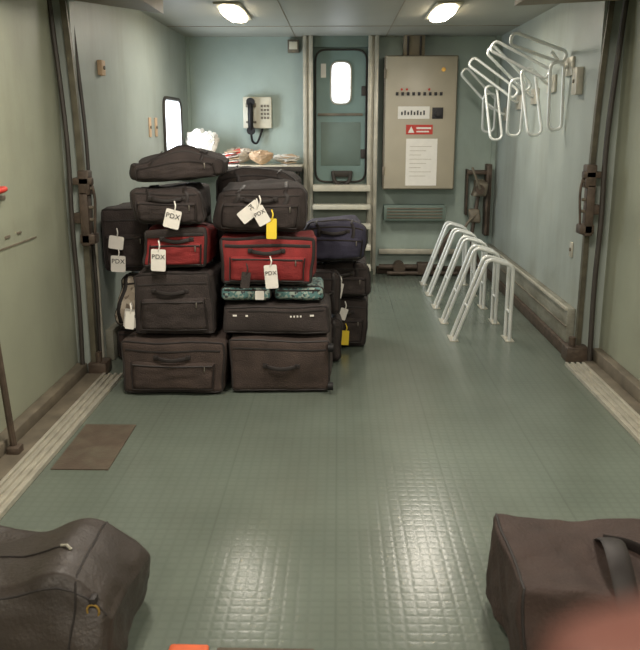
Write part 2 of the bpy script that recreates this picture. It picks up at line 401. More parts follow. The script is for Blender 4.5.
# ---------------------------------------------------------------- end door and steps
d=struct('door_1',M['doorp'],lambda b:add_plate(b,rrect(-0.215,0.265,0.93,2.17,0.10,8.255),(0,0.02,0)))
def child(o,name,m,fn):
    bm=nb(); fn(bm); c=fin(bm,name,m); c.parent=o; return c
child(d,'gasket',M['dark'],lambda b:add_tube(b,rrect(-0.222,0.272,0.922,2.178,0.10,8.262),0.010,True,8))
child(d,'window_pane',M['day'],lambda b:add_plate(b,rrect(-0.065,0.115,1.68,2.06,0.07,8.248),(0,0.01,0)))
child(d,'window_rim',M['alu'],lambda b:add_tube(b,rrect(-0.072,0.122,1.673,2.067,0.075,8.248),0.010,True,8))
child(d,'door_handle',M['dark'],lambda b:[add_tube(b,smooth_path([(-0.05,8.24,1.02),(-0.03,8.19,0.93),(0.04,8.17,0.89),(0.11,8.19,0.93),(0.13,8.24,1.02)]),0.020),add_box(b,-0.06,0.14,8.22,8.257,0.97,1.03,0.005)])
child(d,'notice',M['white'],lambda b:add_box(b,-0.17,-0.12,8.25,8.256,1.92,2.05))
child(d,'hinge',M['dark'],lambda b:add_box(b,0.225,0.275,8.235,8.257,1.15,1.24,0.005))
child(d,'hinge',M['dark'],lambda b:add_box(b,0.225,0.275,8.235,8.257,1.75,1.84,0.005))
child(d,'lower_panel',M['doorin'],lambda b:add_box(b,-0.17,0.22,8.250,8.257,1.08,1.50,0.003))
child(d,'latch_bar',M['curb'],lambda b:add_box(b,-0.20,0.24,8.238,8.257,1.56,1.585,0.003))
def jamb(b,x0,x1):
    w=x1-x0
    add_box(b,x0,x0+w*0.38,8.14,YB,0.0,ZC,0.004); add_box(b,x1-w*0.38,x1,8.14,YB,0.0,ZC,0.004); add_box(b,x0,x1,8.18,YB,0.0,ZC)
struct('trim_13',M['alu'],lambda b:jamb(b,-0.34,-0.245))
struct('trim_14',M['alu'],lambda b:jamb(b,0.285,0.385))
struct('trim_15',M['doorin'],lambda b:[add_box(b,-0.245,0.285,8.20,YB,2.20,ZC),add_box(b,-0.245,0.285,8.268,YB,0.9,2.2)])
st=thing('boarding_step','metal steps with pale treads below the end door','steps',(0.02,8.1,0))
part(st,'step_frame',M['riser'],lambda b:[add_box(b,-0.24,0.28,8.12,8.27,0,0.84),add_box(b,-0.24,0.28,8.02,8.13,0,0.67),add_box(b,-0.24,0.30,7.92,8.03,0,0.49),add_box(b,-0.24,0.32,7.80,7.93,0,0.30),add_box(b,-0.24,0.34,7.68,7.81,0,0.12)])
for i,(y0,y1,z,h) in enumerate(((8.06,8.26,0.84,0.06),(7.98,8.13,0.67,0.045),(7.88,8.03,0.49,0.045),(7.76,7.93,0.30,0.045),(7.64,7.81,0.12,0.045))):
    part(st,'tread',M['tread'],lambda b:add_box(b,-0.245,0.32,y0,y1,z,z+h,0.006))

# ---------------------------------------------------------------- telephone
t=thing('wall_telephone','cream wall telephone with a black handset and keypad','telephone',(-0.79,YB,1.44))
part(t,'body',M['cream'],lambda b:add_box(b,-0.93,-0.65,8.19,YB,1.44,1.74,0.012))
part(t,'cradle',M['curb'],lambda b:[add_box(b,-0.90,-0.80,8.16,8.20,1.64,1.68,0.006),add_box(b,-0.86,-0.84,8.165,8.20,1.50,1.66,0.003),add_box(b,-0.90,-0.80,8.165,8.20,1.49,1.51,0.006)])
def hs(b):
    add_tube(b,smooth_path([(-0.85,8.15,1.69),(-0.85,8.12,1.62),(-0.85,8.12,1.50),(-0.85,8.15,1.41)]),0.026)
    add_cyl(b,(-0.85,8.18,1.69),(-0.85,8.12,1.69),0.040); add_cyl(b,(-0.85,8.18,1.42),(-0.85,8.12,1.42),0.040)
part(t,'handset',M['blackp'],hs)
part(t,'cord',M['blackp'],lambda b:add_tube(b,smooth_path([(-0.85,8.15,1.40),(-0.84,8.17,1.32),(-0.80,8.18,1.30),(-0.77,8.2,1.36),(-0.74,8.22,1.45)]),0.011))
def keys(b):
    for i in range(3):
        for j in range(4): add_box(b,-0.755+i*0.030,-0.736+i*0.030,8.182,8.192,1.53+j*0.037,1.552+j*0.037,0.002)
part(t,'key',M['curb'],keys)
sb=thing('junction_box','small grey junction box high on the end wall','electrical box',(-0.435,YB,2.15))
part(sb,'box',M['curb'],lambda b:add_box(b,-0.49,-0.38,8.22,YB,2.15,2.27,0.006))
part(sb,'cover',M['cream'],lambda b:add_box(b,-0.475,-0.395,8.213,8.221,2.18,2.25,0.004))

# ---------------------------------------------------------------- electrical cabinet
cb=thing('electrical_cabinet','beige steel electrical cabinet with labels and paper notice','cabinet',(0.785,YB,0.86))
part(cb,'body',M['cabedge'],lambda b:add_box(b,0.44,1.13,8.05,YB,0.86,2.11,0.008))
part(cb,'cabinet_door',M['cab'],lambda b:add_box(b,0.45,1.12,8.028,8.05,0.87,2.10,0.008))
YF=8.028
def breakers(b):
    for i in range(9):
        x=0.545+i*0.052; add_box(b,x,x+0.026,YF-0.018,YF+0.001,1.745,1.775,0.002)
part(cb,'switch',M['ink'],breakers)
part(cb,'indicator',M['redl'],lambda b:[add_cyl(b,(x,YF-0.012,1.80),(x,YF+0.001,1.80),0.011,10) for x in (0.60,0.65,0.86)])
part(cb,'label_plate',M['white'],lambda b:add_box(b,0.57,0.87,YF-0.004,YF+0.001,1.53,1.645))
part(cb,'label_print',M['ink'],lambda b:[add_box(b,0.60+i*0.03,0.615+i*0.03,YF-0.006,YF-0.003,1.565,1.595+0.012*(i%2)) for i in range(8)])
part(cb,'rotary_switch',M['ink'],lambda b:[add_box(b,0.895,1.0,YF-0.006,YF+0.001,1.53,1.635,0.003),add_cyl(b,(0.947,YF-0.04,1.583),(0.947,YF,1.583),0.028)])
part(cb,'warning_label',M['redl'],lambda b:add_box(b,0.65,0.905,YF-0.004,YF+0.001,1.385,1.475))
part(cb,'warning_print',M['white'],lambda b:[add_plate(b,[(0.67,YF-0.006,1.40),(0.73,YF-0.006,1.40),(0.70,YF-0.006,1.46)],(0,0.002,0)),add_box(b,0.75,0.89,YF-0.006,YF-0.003,1.435,1.452),add_box(b,0.75,0.87,YF-0.006,YF-0.003,1.405,1.418)])
part(cb,'paper_notice',M['white'],lambda b:add_box(b,0.655,0.955,YF-0.003,YF+0.001,0.90,1.345))
part(cb,'notice_print',M['cab'],lambda b:[add_box(b,0.69,0.90-0.05*(i%3),YF-0.0045,YF-0.003,1.27-i*0.04,1.274-i*0.04) for i in range(8)])
part(cb,'lock',M['brass'],lambda b:[add_cyl(b,(0.99,YF-0.012,1.98),(0.99,YF,1.98),0.020),add_box(b,0.985,0.995,YF-0.02,YF-0.01,1.965,1.995)])
part(cb,'hinge',M['cabedge'],lambda b:[add_box(b,0.432,0.452,8.02,8.06,z,z+0.08,0.003) for z in (1.0,1.9)])
cd=thing('cable_conduit','brown cable trunking running from cabinet to ceiling','conduit',(0.72,YB,2.11))
part(cd,'duct',M['header'],lambda b:add_box(b,0.62,0.82,8.15,YB,2.115,ZC,0.005))
part(cd,'cable',M['dark'],lambda b:[add_cyl(b,(x,8.14,2.115),(x,8.14,2.29),0.010,8) for x in (0.66,0.78)])
vb=thing('vent_box','low grey steel vent box on the end wall','vent',(0.76,YB,0.54))
part(vb,'box',M['doorin'],lambda b:add_box(b,0.46,1.07,8.14,YB,0.545,0.70,0.006))
part(vb,'slat',M['curb'],lambda b:[add_box(b,0.49,1.04,8.132,8.142,0.57+i*0.03,0.583+i*0.03) for i in range(4)])
pp=thing('floor_pipework','rusty pipes and valves along the foot of the end wall','pipes',(0.8,8.1,0))
part(pp,'pipe',M['rust'],lambda b:[add_tube(b,fillet_path([(0.42,8.14,0.08),(1.05,8.14,0.08),(1.05,8.14,0.30),(1.15,8.14,0.45)],0.05),0.028),add_tube(b,[(0.5,8.06,0.03),(1.2,8.06,0.03)],0.02)])
part(pp,'valve',M['rust'],lambda b:[add_cyl(b,(0.62,8.05,0.08),(0.62,8.2,0.08),0.06),add_box(b,0.80,0.96,8.04,8.18,0.02,0.13,0.01)])
part(pp,'rail',M['alu'],lambda b:add_box(b,0.42,1.2,8.2,8.25,0.20,0.25,0.005))
mc=thing('handbrake_mechanism','dark rusty latch mechanism with levers in the corner','machinery',(1.40,8.1,0.10))
part(mc,'bracket_plate',M['rust'],lambda b:[add_box(b,1.27,1.29,8.16,8.27,0.60,1.05,0.006),add_box(b,1.46,1.51,8.12,8.26,0.40,1.10,0.006),add_box(b,1.27,1.50,8.14,8.24,1.00,1.04,0.006)])
part(mc,'gear_housing',M['curb'],lambda b:[softbox(b,1.31,1.46,8.02,8.2,0.78,0.97,0.03,0.04,0.02,n=8,seed=41,wob=0.04),softbox(b,1.28,1.42,8.04,8.2,0.52,0.70,0.03,0.04,0.02,n=8,seed=42,wob=0.04)])
part(mc,'gear_cap',M['rust'],lambda b:add_cyl(b,(1.38,8.0,0.865),(1.38,8.06,0.865),0.045))
part(mc,'lever',M['curb'],lambda b:[add_tube(b,smooth_path([(1.38,8.0,0.87),(1.33,7.97,0.98),(1.29,7.97,1.08)]),0.012),add_tube(b,smooth_path([(1.36,8.05,0.62),(1.26,8.0,0.52),(1.23,8.0,0.38)]),0.014)])
part(mc,'rod',M['rust'],lambda b:[add_tube(b,fillet_path([(1.38,8.1,0.80),(1.36,8.1,0.62),(1.32,8.08,0.36),(1.42,8.06,0.12)],0.1),0.020),add_cyl(b,(1.47,8.1,0.42),(1.47,8.1,1.0),0.018)])

# ---------------------------------------------------------------- corner shelf with things
sh=thing('corner_shelf','pale wall shelf with dark edge below the telephone','shelf',(-0.9,8.0,1.06))
part(sh,'shelf_top',M['cream'],lambda b:add_box(b,XL,-0.34,7.75,YB,1.070,1.10,0.004))
part(sh,'shelf_edge',M['dark'],lambda b:add_box(b,XL,-0.335,7.735,7.752,1.05,1.095,0.003))
part(sh,'shelf_bracket',M['dark'],lambda b:[add_plate(b,[(-0.40,7.80,1.06),(-0.40,YB,1.06),(-0.40,YB,0.72)],(0.02,0,0)),add_plate(b,[(-1.0,7.80,1.06),(-1.0,YB,1.06),(-1.0,YB,0.72)],(0.02,0,0))])
def heap(name,label,cat,pname,m,x0,x1,y0,y1,z1,seed):
    r=thing(name,label,cat,((x0+x1)/2,(y0+y1)/2,1.10))
    part(r,pname,m,lambda b:crumple(b,x0,x1,y0,y1,1.10,z1,seed),sharp=30)
    return r
r=heap('plastic_bag','crumpled white plastic bag on the corner shelf','bag','bag_body',M['white'],-1.47,-1.13,7.78,8.12,1.46,5)
part(r,'bag_handle',M['white'],lambda b:add_tube(b,smooth_path([(-1.34,7.93,1.34),(-1.38,7.92,1.40),(-1.33,7.91,1.43),(-1.28,7.93,1.35)]),0.010,ry=0.5))
heap('cloth_pouch','crumpled beige cloth bag lying on the shelf','pouch','pouch_body',M['beige'],-0.86,-0.60,7.79,8.02,1.25,6)
heap('cloth_pouch','crumpled pale cloth bundle between papers on the shelf','pouch','pouch_body',M['pale'],-1.12,-0.80,8.03,8.25,1.27,9)
heap('plastic_bag','small crumpled white bag near the shelf end','bag','bag_body',M['white'],-0.66,-0.36,8.03,8.25,1.20,12)
def stack(x0,x1,y0,y1,n,label,ms):
    r=thing('paper_stack',label,'papers',((x0+x1)/2,(y0+y1)/2,1.10))
    rnd=random.Random(int(abs(x0)*100))
    for i in range(n):
        a=rnd.uniform(-0.6,0.6); cx,cy=(x0+x1)/2+rnd.uniform(-0.01,0.01),(y0+y1)/2
        k=rnd.uniform(0.5,0.75); loop=[]; t1=rnd.uniform(-0.01,0.04); t2=rnd.uniform(0,0.04)
        for (dx,dy) in ((-1,-1),(1,-1),(1,1),(-1,1)):
            ux=dx*(x1-x0)/2*k; uy=dy*(y1-y0)/2*k
            loop.append((cx+ux*math.cos(a)-uy*math.sin(a),cy+ux*math.sin(a)+uy*math.cos(a),1.102+i*0.016+(t1 if dx>0 else 0)*(i>0)+(t2 if dy>0 else 0)*(i>0)))
        part(r,'sheet',ms[i%len(ms)],lambda b:add_plate(b,loop,(0,0,0.004)),smooth=False)
stack(-1.12,-0.90,7.79,7.99,8,'loose jumble of white and red papers on shelf',(M['white'],M['redl'],M['white'],M['beige']))
stack(-0.56,-0.37,7.80,8.0,6,'thin jumble of pale forms on shelf',(M['white'],M['beige'],M['white']))

def fitting(name,label,x0,x1,y0,y1,z0,z1,s):
    r=thing(name,label,'wall fitting',((x0+x1)/2,(y0+y1)/2,z0))
    part(r,'plate',M['beige'] if s<0 else M['alu'],lambda b:add_box(b,x0,x1,y0,y1,z0,z1,0.004))
    xx=x1 if s<0 else x0
    part(r,'knob',M['curb'],lambda b:add_cyl(b,(xx-0.008,(y0+y1)/2,(z0+z1)/2),(xx+0.008,(y0+y1)/2,(z0+z1)/2),0.012,12))
fitting('wall_switch','small cream switch box on the side wall',-1.48,-1.45,5.19,5.27,1.77,1.86,-1)
fitting('wall_switch','flat cream switch plate near the side window',-1.48,-1.472,6.5,6.58,1.38,1.53,-1)
fitting('wall_switch','flat cream switch plate near the side window',-1.48,-1.472,6.72,6.80,1.38,1.53,-1)
fitting('wall_box','narrow grey box on wall beside bicycle hangers',1.51,1.555,5.42,5.52,1.66,1.83,1)
fitting('wall_switch','small switch plate under the bicycle hangers',1.545,1.555,5.36,5.42,0.62,0.72,1)
r=thing('door_latch_handle','red latch handle on the green sliding door','door handle',(-1.575,3.66,1.17))
part(r,'grip',M['redl'],lambda b:add_tube(b,smooth_path([(-1.57,3.60,1.18),(-1.535,3.63,1.18),(-1.53,3.74,1.185),(-1.57,3.80,1.18)]),0.014))
part(r,'plate',M['curb'],lambda b:add_box(b,-1.576,-1.568,3.55,3.84,1.13,1.15,0.002))
r=thing('door_pull','small recessed pull slot on the green sliding door','door handle',(-1.575,3.7,0.95))
part(r,'plate',M['curb'],lambda b:add_box(b,-1.577,-1.570,3.80,3.86,0.945,0.96,0.002))
part(r,'slot',M['curb'],lambda b:add_box(b,-1.577,-1.568,3.95,4.0,0.95,0.96,0.002))

# ---------------------------------------------------------------- bicycle rack
for i,y in enumerate((5.60,6.12,6.64,7.16,7.67)):
    r=thing('bicycle_rack','white tubular hoop bicycle stand fixed to the floor','bike rack',(1.0,y,0),'row of bicycle hoops')
    dy=0.07
    for k,yy in enumerate((y-dy,y+dy)):
        pts=fillet_path([(0.82,yy,0.0),(1.03,yy,0.585),(1.205,yy,0.535),(1.205,yy,0.0)],0.045,8)
        part(r,'hoop_tube',M['steel'],lambda b:add_tube(b,pts,0.0135,seg=12))
    part(r,'cross_tube',M['steel'],lambda b:[add_cyl(b,(0.907,y-dy,0.243),(0.907,y+dy,0.243),0.008,10),add_cyl(b,(1.205,y-dy,0.2),(1.205,y+dy,0.2),0.008,10)])
    part(r,'foot_plate',M['alu'],lambda b:[add_box(b,0.79,0.85,y-0.09,y+0.09,0,0.006,0.002),add_box(b,1.178,1.238,y-0.09,y+0.09,0,0.006,0.002)])
def clip(p0,p1,w,y,tw=0.0):
    a=Vector((p0[0],y-tw,p0[1])); b=Vector((p1[0],y+tw,p1[1])); t=(b-a).normalized(); n=Vector((-t.z,0,t.x)).normalized()*w/2
    return fillet_path([a-n,b-n,b+n,a+n],w*0.49,6,True)
HG=[(5.72,(1.14,2.03),(1.52,1.91),0.08,(1.47,1.88,1.44),0.09,0.03),
    (6.15,(1.11,2.03),(1.50,1.82),0.075,(1.42,1.87,1.40),0.10,-0.05),
    (6.65,(1.16,2.04),(1.50,1.75),0.075,(1.39,1.82,1.39),0.11,0.06),
    (7.20,(1.12,2.00),(1.50,1.72),0.08,(1.34,1.80,1.35),0.10,-0.04),
    (7.75,(1.13,1.95),(1.46,1.63),0.08,(1.38,1.75,1.41),0.11,0.05)]
for (y,p0,p1,w_,(hx,ht,hb),hw,tw) in HG:
    r=thing('bicycle_hanger','grey bent-tube bicycle hanger bolted to the wall','bike hanger',(1.55,y,1.4),'bicycle hangers on the wall')
    part(r,'arm_loop',M['steel'],lambda b:add_tube(b,clip(p0,p1,w_,y,tw),0.0115,True,10))
    part(r,'hanging_loop',M['steel'],lambda b:add_tube(b,clip((hx-0.02+tw*0.4,ht),(hx+0.02,hb),hw,y+0.035,tw),0.0115,True,10))
    part(r,'wall_arm',M['steel'],lambda b:add_tube(b,smooth_path([(p1[0]-0.10,y+0.015,p1[1]+0.04),(1.50,y+0.02,p1[1]-0.05),(1.548,y+0.02,p1[1]-0.06)]),0.011,seg=10))
    part(r,'mount_plate',M['alu'],lambda b:add_box(b,1.535,XR,y-0.09,y+0.12,p1[1]-0.12,p1[1]+0.0,0.004))

# ---------------------------------------------------------------- luggage
def add_tag(root,x,y,z,w,h,ang,m,text='PDX',loop=True):
    mt=Matrix.Translation((x,y,z))@Matrix.Rotation(ang,4,'Y')
    def card(b):
        t=bmesh.new(); add_plate(t,fillet_path([(-w/2,0,-h/2),(w/2,0,-h/2),(w/2,0,h/2),(-w/2,0,h/2)],w*0.12,3,True),(0,0.002,0))
        for v in t.verts: v.co=mt@v.co
        merge(b,t)
    tg=part(root,'luggage_tag',m,card,smooth=False)
    if text:
        rm=mt@Matrix.Translation((0,-0.002,h*0.15))@Matrix.Rotation(math.radians(90),4,'X')
        part(root,'tag_lettering',M['ink'],lambda b:text_mesh(b,text,w*0.44,rm),parent=tg,smooth=False)
    if loop:
        p=mt@Vector((0,0,h/2))
        part(root,'tag_strap',m,lambda b:add_tube(b,smooth_path([p+Vector((0,0,-0.01)),p+Vector((0.008,-0.004,0.02)),p+Vector((0,0.012,0.045))]),0.004,seg=6),parent=tg)
def suitcase(label,x0,x1,y0,y1,z0,z1,m,seed=1,r=0.035,bulge=0.03,wr=0.014,slump=0.0,handle='front',wheels=False,tags=(),pocket=True,name='suitcase',cat='suitcase',stripe=None,group='pile of luggage',wob=0.010,marks=False,pr=0.0065,top=None,belt=None,two=False,plo=-0.82,phi=0.22):
    R=thing(name,label,cat,((x0+x1)/2,(y0+y1)/2,z0),group)
    S=Soft(x0,x1,y0,y1,z0,z1,r,bulge,wr,seed,slump,0,wob,top)
    part(R,'body',m,lambda b:S.mesh(b,20),sharp=180)
    soft=(cat=='bag')
    part(R,'piping',M['trim'],lambda b:[add_tube(b,S.ring_y(yy,12,0.001),pr,True,6) for yy in ((-0.98,0.98) if not soft else (-0.75,))])
    F=lambda u,v,o=0.0: S.at((u,-1,v),False,o)
    if pocket:
        pm=M[stripe] if stripe else m
        pm_c,pm_h=(plo+phi)/2,(phi-plo)/2
        def pk(b):
            t=bmesh.new(); bmesh.ops.create_grid(t,x_segments=18,y_segments=14,size=1)
            for v in t.verts:
                a,c=v.co.x,v.co.y; e=(1-abs(a)**8)*(1-abs(c)**8)
                lump=0.006*noise.noise(Vector((a*3+seed,c*3,seed*2.0)))
                v.co=F(a*0.80,pm_c+c*pm_h,(0.022+lump)*min(1,e*1.6)+0.001-0.004*(1-e))
            merge(b,t)
        part(R,'front_pocket',pm,pk,sharp=180)
        part(R,'pocket_zipper',M['trim'],lambda b:add_tube(b,[F(-0.74+1.48*i/10,phi-0.12,0.021) for i in range(11)],0.0055,seg=6))
        part(R,'pocket_seam',M['trim'],lambda b:add_tube(b,[F(-0.78,phi-0.04,0.012)]+[F(-0.78,phi-0.04-(phi-plo-0.08)*i/6,0.016) for i in range(1,7)]+[F(-0.78+1.56*i/8,plo+0.04,0.016) for i in range(1,9)]+[F(0.78,plo+0.04+(phi-plo-0.08)*i/6,0.016) for i in range(1,7)],0.004,seg=5))
        q=F(0.6,phi-0.12,0.026)
        part(R,'zip_pull',M['chrome'],lambda b:add_box(b,q.x-0.003,q.x+0.003,q.y-0.004,q.y+0.002,q.z-0.030,q.z,0.001))
    zz=0.62
    part(R,'zipper',M['trim'],lambda b:add_tube(b,[F(-0.88+1.76*i/14,zz,0.001) for i in range(15)],0.0060 if not belt else 0.010,seg=6,ry=0.5))
    if two: part(R,'front_band',M['black'],lambda b:add_tube(b,[F(-0.93+1.86*i/14,0.80,0.0) for i in range(15)],0.020,seg=8,ry=0.3))
    if marks:
        def mk(b):
            for i,(u,wd) in enumerate(((-0.80,0.05),(-0.55,0.03),(0.25,0.02),(0.31,0.02),(0.37,0.02),(0.43,0.02),(0.62,0.05))):
                q=F(u,0.35,0.003); add_box(b,q.x,q.x+wd*0.45,q.y-0.001,q.y+0.001,q.z-0.006,q.z+0.004)
        part(R,'printed_mark',M['white'],mk)
    if handle=='front':
        v=0.42 if pocket else 0.05
        c0=F(0,v,0); wd=min(0.085,(x1-x0)*0.2)
        part(R,'carry_handle',M['trim'],lambda b:add_tube(b,smooth_path([(c0.x-wd,c0.y+0.006,c0.z),(c0.x-wd*0.8,c0.y-0.018,c0.z-0.003),(c0.x,c0.y-0.026,c0.z-0.012),(c0.x+wd*0.8,c0.y-0.018,c0.z-0.003),(c0.x+wd,c0.y+0.006,c0.z)]),0.011,seg=8,ry=0.6))
        part(R,'handle_mount',M['trim'],lambda b:[add_box(b,c0.x+s*(wd+0.004)-0.014,c0.x+s*(wd+0.004)+0.014,c0.y-0.008,c0.y+0.01,c0.z-0.012,c0.z+0.012,0.003) for s in (-1,1)])
    if soft and not name.startswith('printed'):
        for u in (-0.5,0.5):
            part(R,'strap',M['trim'],lambda b:add_tube(b,[S.at((u+0.04*math.sin(i),-1,-0.9+1.8*i/10),False,0.001) for i in range(11)]+[S.at((u,-1+1.2*i/6,1),False,0.001) for i in range(1,7)],0.013,seg=8,ry=0.3))
    if wheels:
        def wh(b):
            for z_ in (z0+0.05,z1-0.06): add_cyl(b,(x1-0.03,y0+0.004,z_),(x1+0.0,y0+0.004,z_),0.024,14)
        part(R,'wheel',M['blackp'],wh)
    for tg in tags: add_tag(R,*tg)
    return R
Wt,Yt=M['white'],M['yellow']
suitcase('large dark brown suitcase on floor at base of pile',-1.21,-0.612,4.30,4.84,0,0.328,M['brown'],seed=1,wob=0.018)
suitcase('large dark brown suitcase with corner wheels on floor',-0.612,-0.02,4.34,4.88,0,0.333,M['brown'],seed=2,pocket=False,wheels=True,wob=0.018)
suitcase('tall black suitcase stacked on a brown suitcase',-1.145,-0.678,4.37,4.84,0.320,0.698,M['black'],seed=3,wob=0.024,wr=0.020,tags=((-1.15,4.36,0.42,0.05,0.10,0.1,Wt,None),))
suitcase('wide black suitcase with white markings across its side',-0.655,-0.025,4.38,4.86,0.325,0.514,M['black'],seed=4,pocket=False,handle='none',wob=0.020,wr=0.018,marks=True)
suitcase('small turquoise printed bag wedged under a red suitcase',-0.655,-0.368,4.42,4.80,0.511,0.602,M['teal'],seed=5,pocket=False,handle='none',r=0.03,name='printed_bag',cat='bag',wr=0.012,tags=((-0.43,4.405,0.555,0.05,0.05,0.0,Wt,None,False),))
suitcase('small turquoise printed bag beside a similar one',-0.360,-0.07,4.42,4.80,0.511,0.602,M['teal'],seed=6,pocket=False,handle='none',r=0.03,name='printed_bag',cat='bag',wr=0.012)
suitcase('small red and black suitcase with white baggage tag',-1.08,-0.695,4.39,4.80,0.696,0.942,M['red'],seed=7,handle='front',wob=0.022,wr=0.018,pr=0.010,two=True,belt=True,tags=((-0.97,4.34,0.76,0.08,0.12,0.05,Wt),))
suitcase('red suitcase with black trim and white baggage tags',-0.662,-0.115,4.41,4.82,0.601,0.892,M['red'],seed=8,handle='front',wob=0.022,wr=0.018,pr=0.010,belt=True,tags=((-0.36,4.35,0.67,0.07,0.13,-0.08,Wt),(-0.50,4.35,0.65,0.05,0.09,0.12,M['black2'],None)))
suitcase('black duffel bag with white tag on a red suitcase',-1.14,-0.71,4.36,4.80,0.928,1.175,M['black'],seed=9,r=0.06,bulge=0.04,wr=0.034,slump=0.03,name='duffel_bag',cat='bag',wob=0.035,tags=((-0.88,4.32,0.985,0.085,0.10,0.25,Wt),))
suitcase('bulky black duffel bag with white and yellow tags',-0.69,-0.16,4.41,4.88,0.882,1.205,M['black'],seed=10,r=0.07,bulge=0.04,wr=0.030,slump=0.06,name='duffel_bag',cat='bag',wob=0.035,top=lambda u,v:0.86+0.14*(v+1)*0.5,tags=((-0.47,4.36,1.02,0.07,0.13,0.9,Wt),(-0.41,4.355,1.00,0.07,0.10,-0.5,Wt),(-0.355,4.36,0.93,0.055,0.11,0.02,Yt,None)))
R=suitcase('slumped black duffel bag lying tilted on top of the pile',-1.15,-0.60,4.40,4.86,1.150,1.365,M['black'],seed=14,r=0.06,bulge=0.03,wr=0.036,pocket=True,handle='none',name='duffel_bag',cat='bag',wob=0.04,top=lambda u,v:0.74+0.28*math.exp(-((u-0.05)/0.7)**2)-0.10*max(0,u-0.4))
R.rotation_euler=(0,-0.060,0.04); R.location.z+=0.012
suitcase('black backpack with straps behind the top duffel',-0.76,-0.22,4.92,5.26,0.968,1.24,M['black2'],seed=12,r=0.08,wr=0.025,slump=0.15,pocket=False,handle='none',name='backpack',cat='bag',wob=0.03)
suitcase('black suitcase standing behind the luggage stacks',-0.78,-0.28,4.92,5.28,0.0,0.96,M['black'],seed=22,handle='none')
suitcase('charcoal suitcase behind stacks near the side wall',-1.12,-0.80,4.88,5.28,0.0,1.14,M['black2'],seed=23,handle='none')
# column by the side wall
suitcase('dark suitcase on floor near side wall beneath pale bag',-1.42,-1.16,5.0,5.4,0,0.215,M['brown'],seed=13,handle='none')
suitcase('pale patterned cloth bag squeezed beside the suitcases',-1.42,-1.16,4.94,5.38,0.21,0.58,M['pale'],seed=14,r=0.07,wr=0.045,pocket=False,handle='none',name='cloth_bag',cat='bag',wob=0.04,tags=((-1.29,4.91,0.30,0.08,0.12,0.15,Wt),))
suitcase('black suitcase with two white tags by the side wall',-1.455,-1.145,4.92,5.40,0.574,1.0,M['black'],seed=15,pocket=True,handle='none',wob=0.02,wr=0.018,tags=((-1.34,4.87,0.78,0.09,0.08,0.15,Wt,None),(-1.335,4.87,0.65,0.09,0.10,0.05,Wt)))
# rear column
suitcase('black suitcase on floor at end of the pile',-0.16,0.215,5.32,5.7,0,0.355,M['black'],seed=16,handle='front',wob=0.02,tags=((0.055,5.28,0.085,0.05,0.10,0.05,Yt,None),(-0.01,5.275,0.13,0.05,0.09,-0.2,Wt,None),(0.04,5.275,0.25,0.05,0.08,0.3,Wt,None)))
suitcase('charcoal duffel bag resting on a black suitcase',-0.19,0.22,5.26,5.7,0.346,0.62,M['black2'],seed=17,r=0.06,wr=0.026,name='duffel_bag',cat='bag',wob=0.035,tags=((0.01,5.22,0.42,0.05,0.10,0.2,Wt,None),))
suitcase('navy blue duffel bag on top of dark bags',-0.25,0.20,5.10,5.6,0.606,0.92,M['navy'],seed=18,r=0.07,bulge=0.04,wr=0.034,slump=0.10,name='duffel_bag',cat='bag',wob=0.045,pocket=True)
suitcase('small charcoal bag lying beside the stacked suitcases',-0.21,0.04,4.93,5.22,0.0,0.31,M['black2'],seed=19,r=0.05,wr=0.018,name='duffel_bag',cat='bag',pocket=False)
suitcase('dark soft bag on a small bag behind the stacks',-0.21,0.03,4.93,5.07,0.304,0.61,M['black'],seed=20,r=0.05,wr=0.018,name='duffel_bag',cat='bag',pocket=False)

# ---------------------------------------------------------------- floor mat
r=thing('floor_mat','worn brown rectangular patch on the green floor','mat',(-1.13,3.56,0))
part(r,'mat_sheet',M['mat'],lambda b:add_plate(b,[(-1.255,3.29,0.0),(-1.0,3.29,0.0),(-1.01,3.84,0.0),(-1.265,3.84,0.0)],(0,0,0.005)),smooth=False)

# ---------------------------------------------------------------- near bags
R=thing('leather_duffel_bag','slumped dark brown duffel bag with small metal ring','bag',(-0.95,2.1,0))
def ltop(u,v):
    return 0.87+0.15*math.exp(-((u-0.50)/0.24)**2)-0.24*max(0,(u-0.66)/0.34)**1.3+0.02*math.exp(-((u+0.3)/0.3)**2)
S=Soft(-1.30,-0.565,1.80,2.36,0,0.345,0.05,0.04,0.022,31,0,0.36,0.030,ltop)
part(R,'body',M['leather'],lambda b:S.mesh(b,40),sharp=180)
part(R,'seam',M['trim'],lambda b:[add_tube(b,[S.at((u,-1,-1+2*k/14),False,0.0005) for k in range(15)]+[S.at((u,-1+2*k/8,1),False,0.0005) for k in range(1,9)],0.0035,seg=6) for u in (0.66,)]+[add_tube(b,[S.at((-0.95+1.9*k/18,-1,0.75),False,0.0005) for k in range(19)],0.003,seg=6)])
part(R,'top_zipper',M['trim'],lambda b:add_tube(b,[S.at((-0.9+1.4*i/16,-0.1,1),False,0.0) for i in range(17)],0.005,seg=6,ry=0.5))
q=S.at((0.80,-1,0.62),False,0.0)
part(R,'metal_ring',M['brass'],lambda b:add_tube(b,[(q.x+0.016*math.cos(a*math.pi/8),q.y-0.006-0.004*math.sin(a*math.pi/8),q.z+0.021*math.sin(a*math.pi/8)) for a in range(16)],0.003,True,8))
part(R,'ring_tab',M['trim'],lambda b:add_box(b,q.x-0.009,q.x+0.009,q.y-0.012,q.y+0.02,q.z+0.014,q.z+0.038,0.004))
q2=S.at((0.46,-0.1,1),False,0.0)
part(R,'zip_pull',M['alu'],lambda b:add_tube(b,[q2+Vector((0,0,0.004)),q2+Vector((0.02,-0.01,0.010)),q2+Vector((0.035,-0.02,0.002))],0.004,seg=6))
R=thing('travel_bag','soft dark brown canvas tote with a limp fabric strap','bag',(0.80,2.1,0))
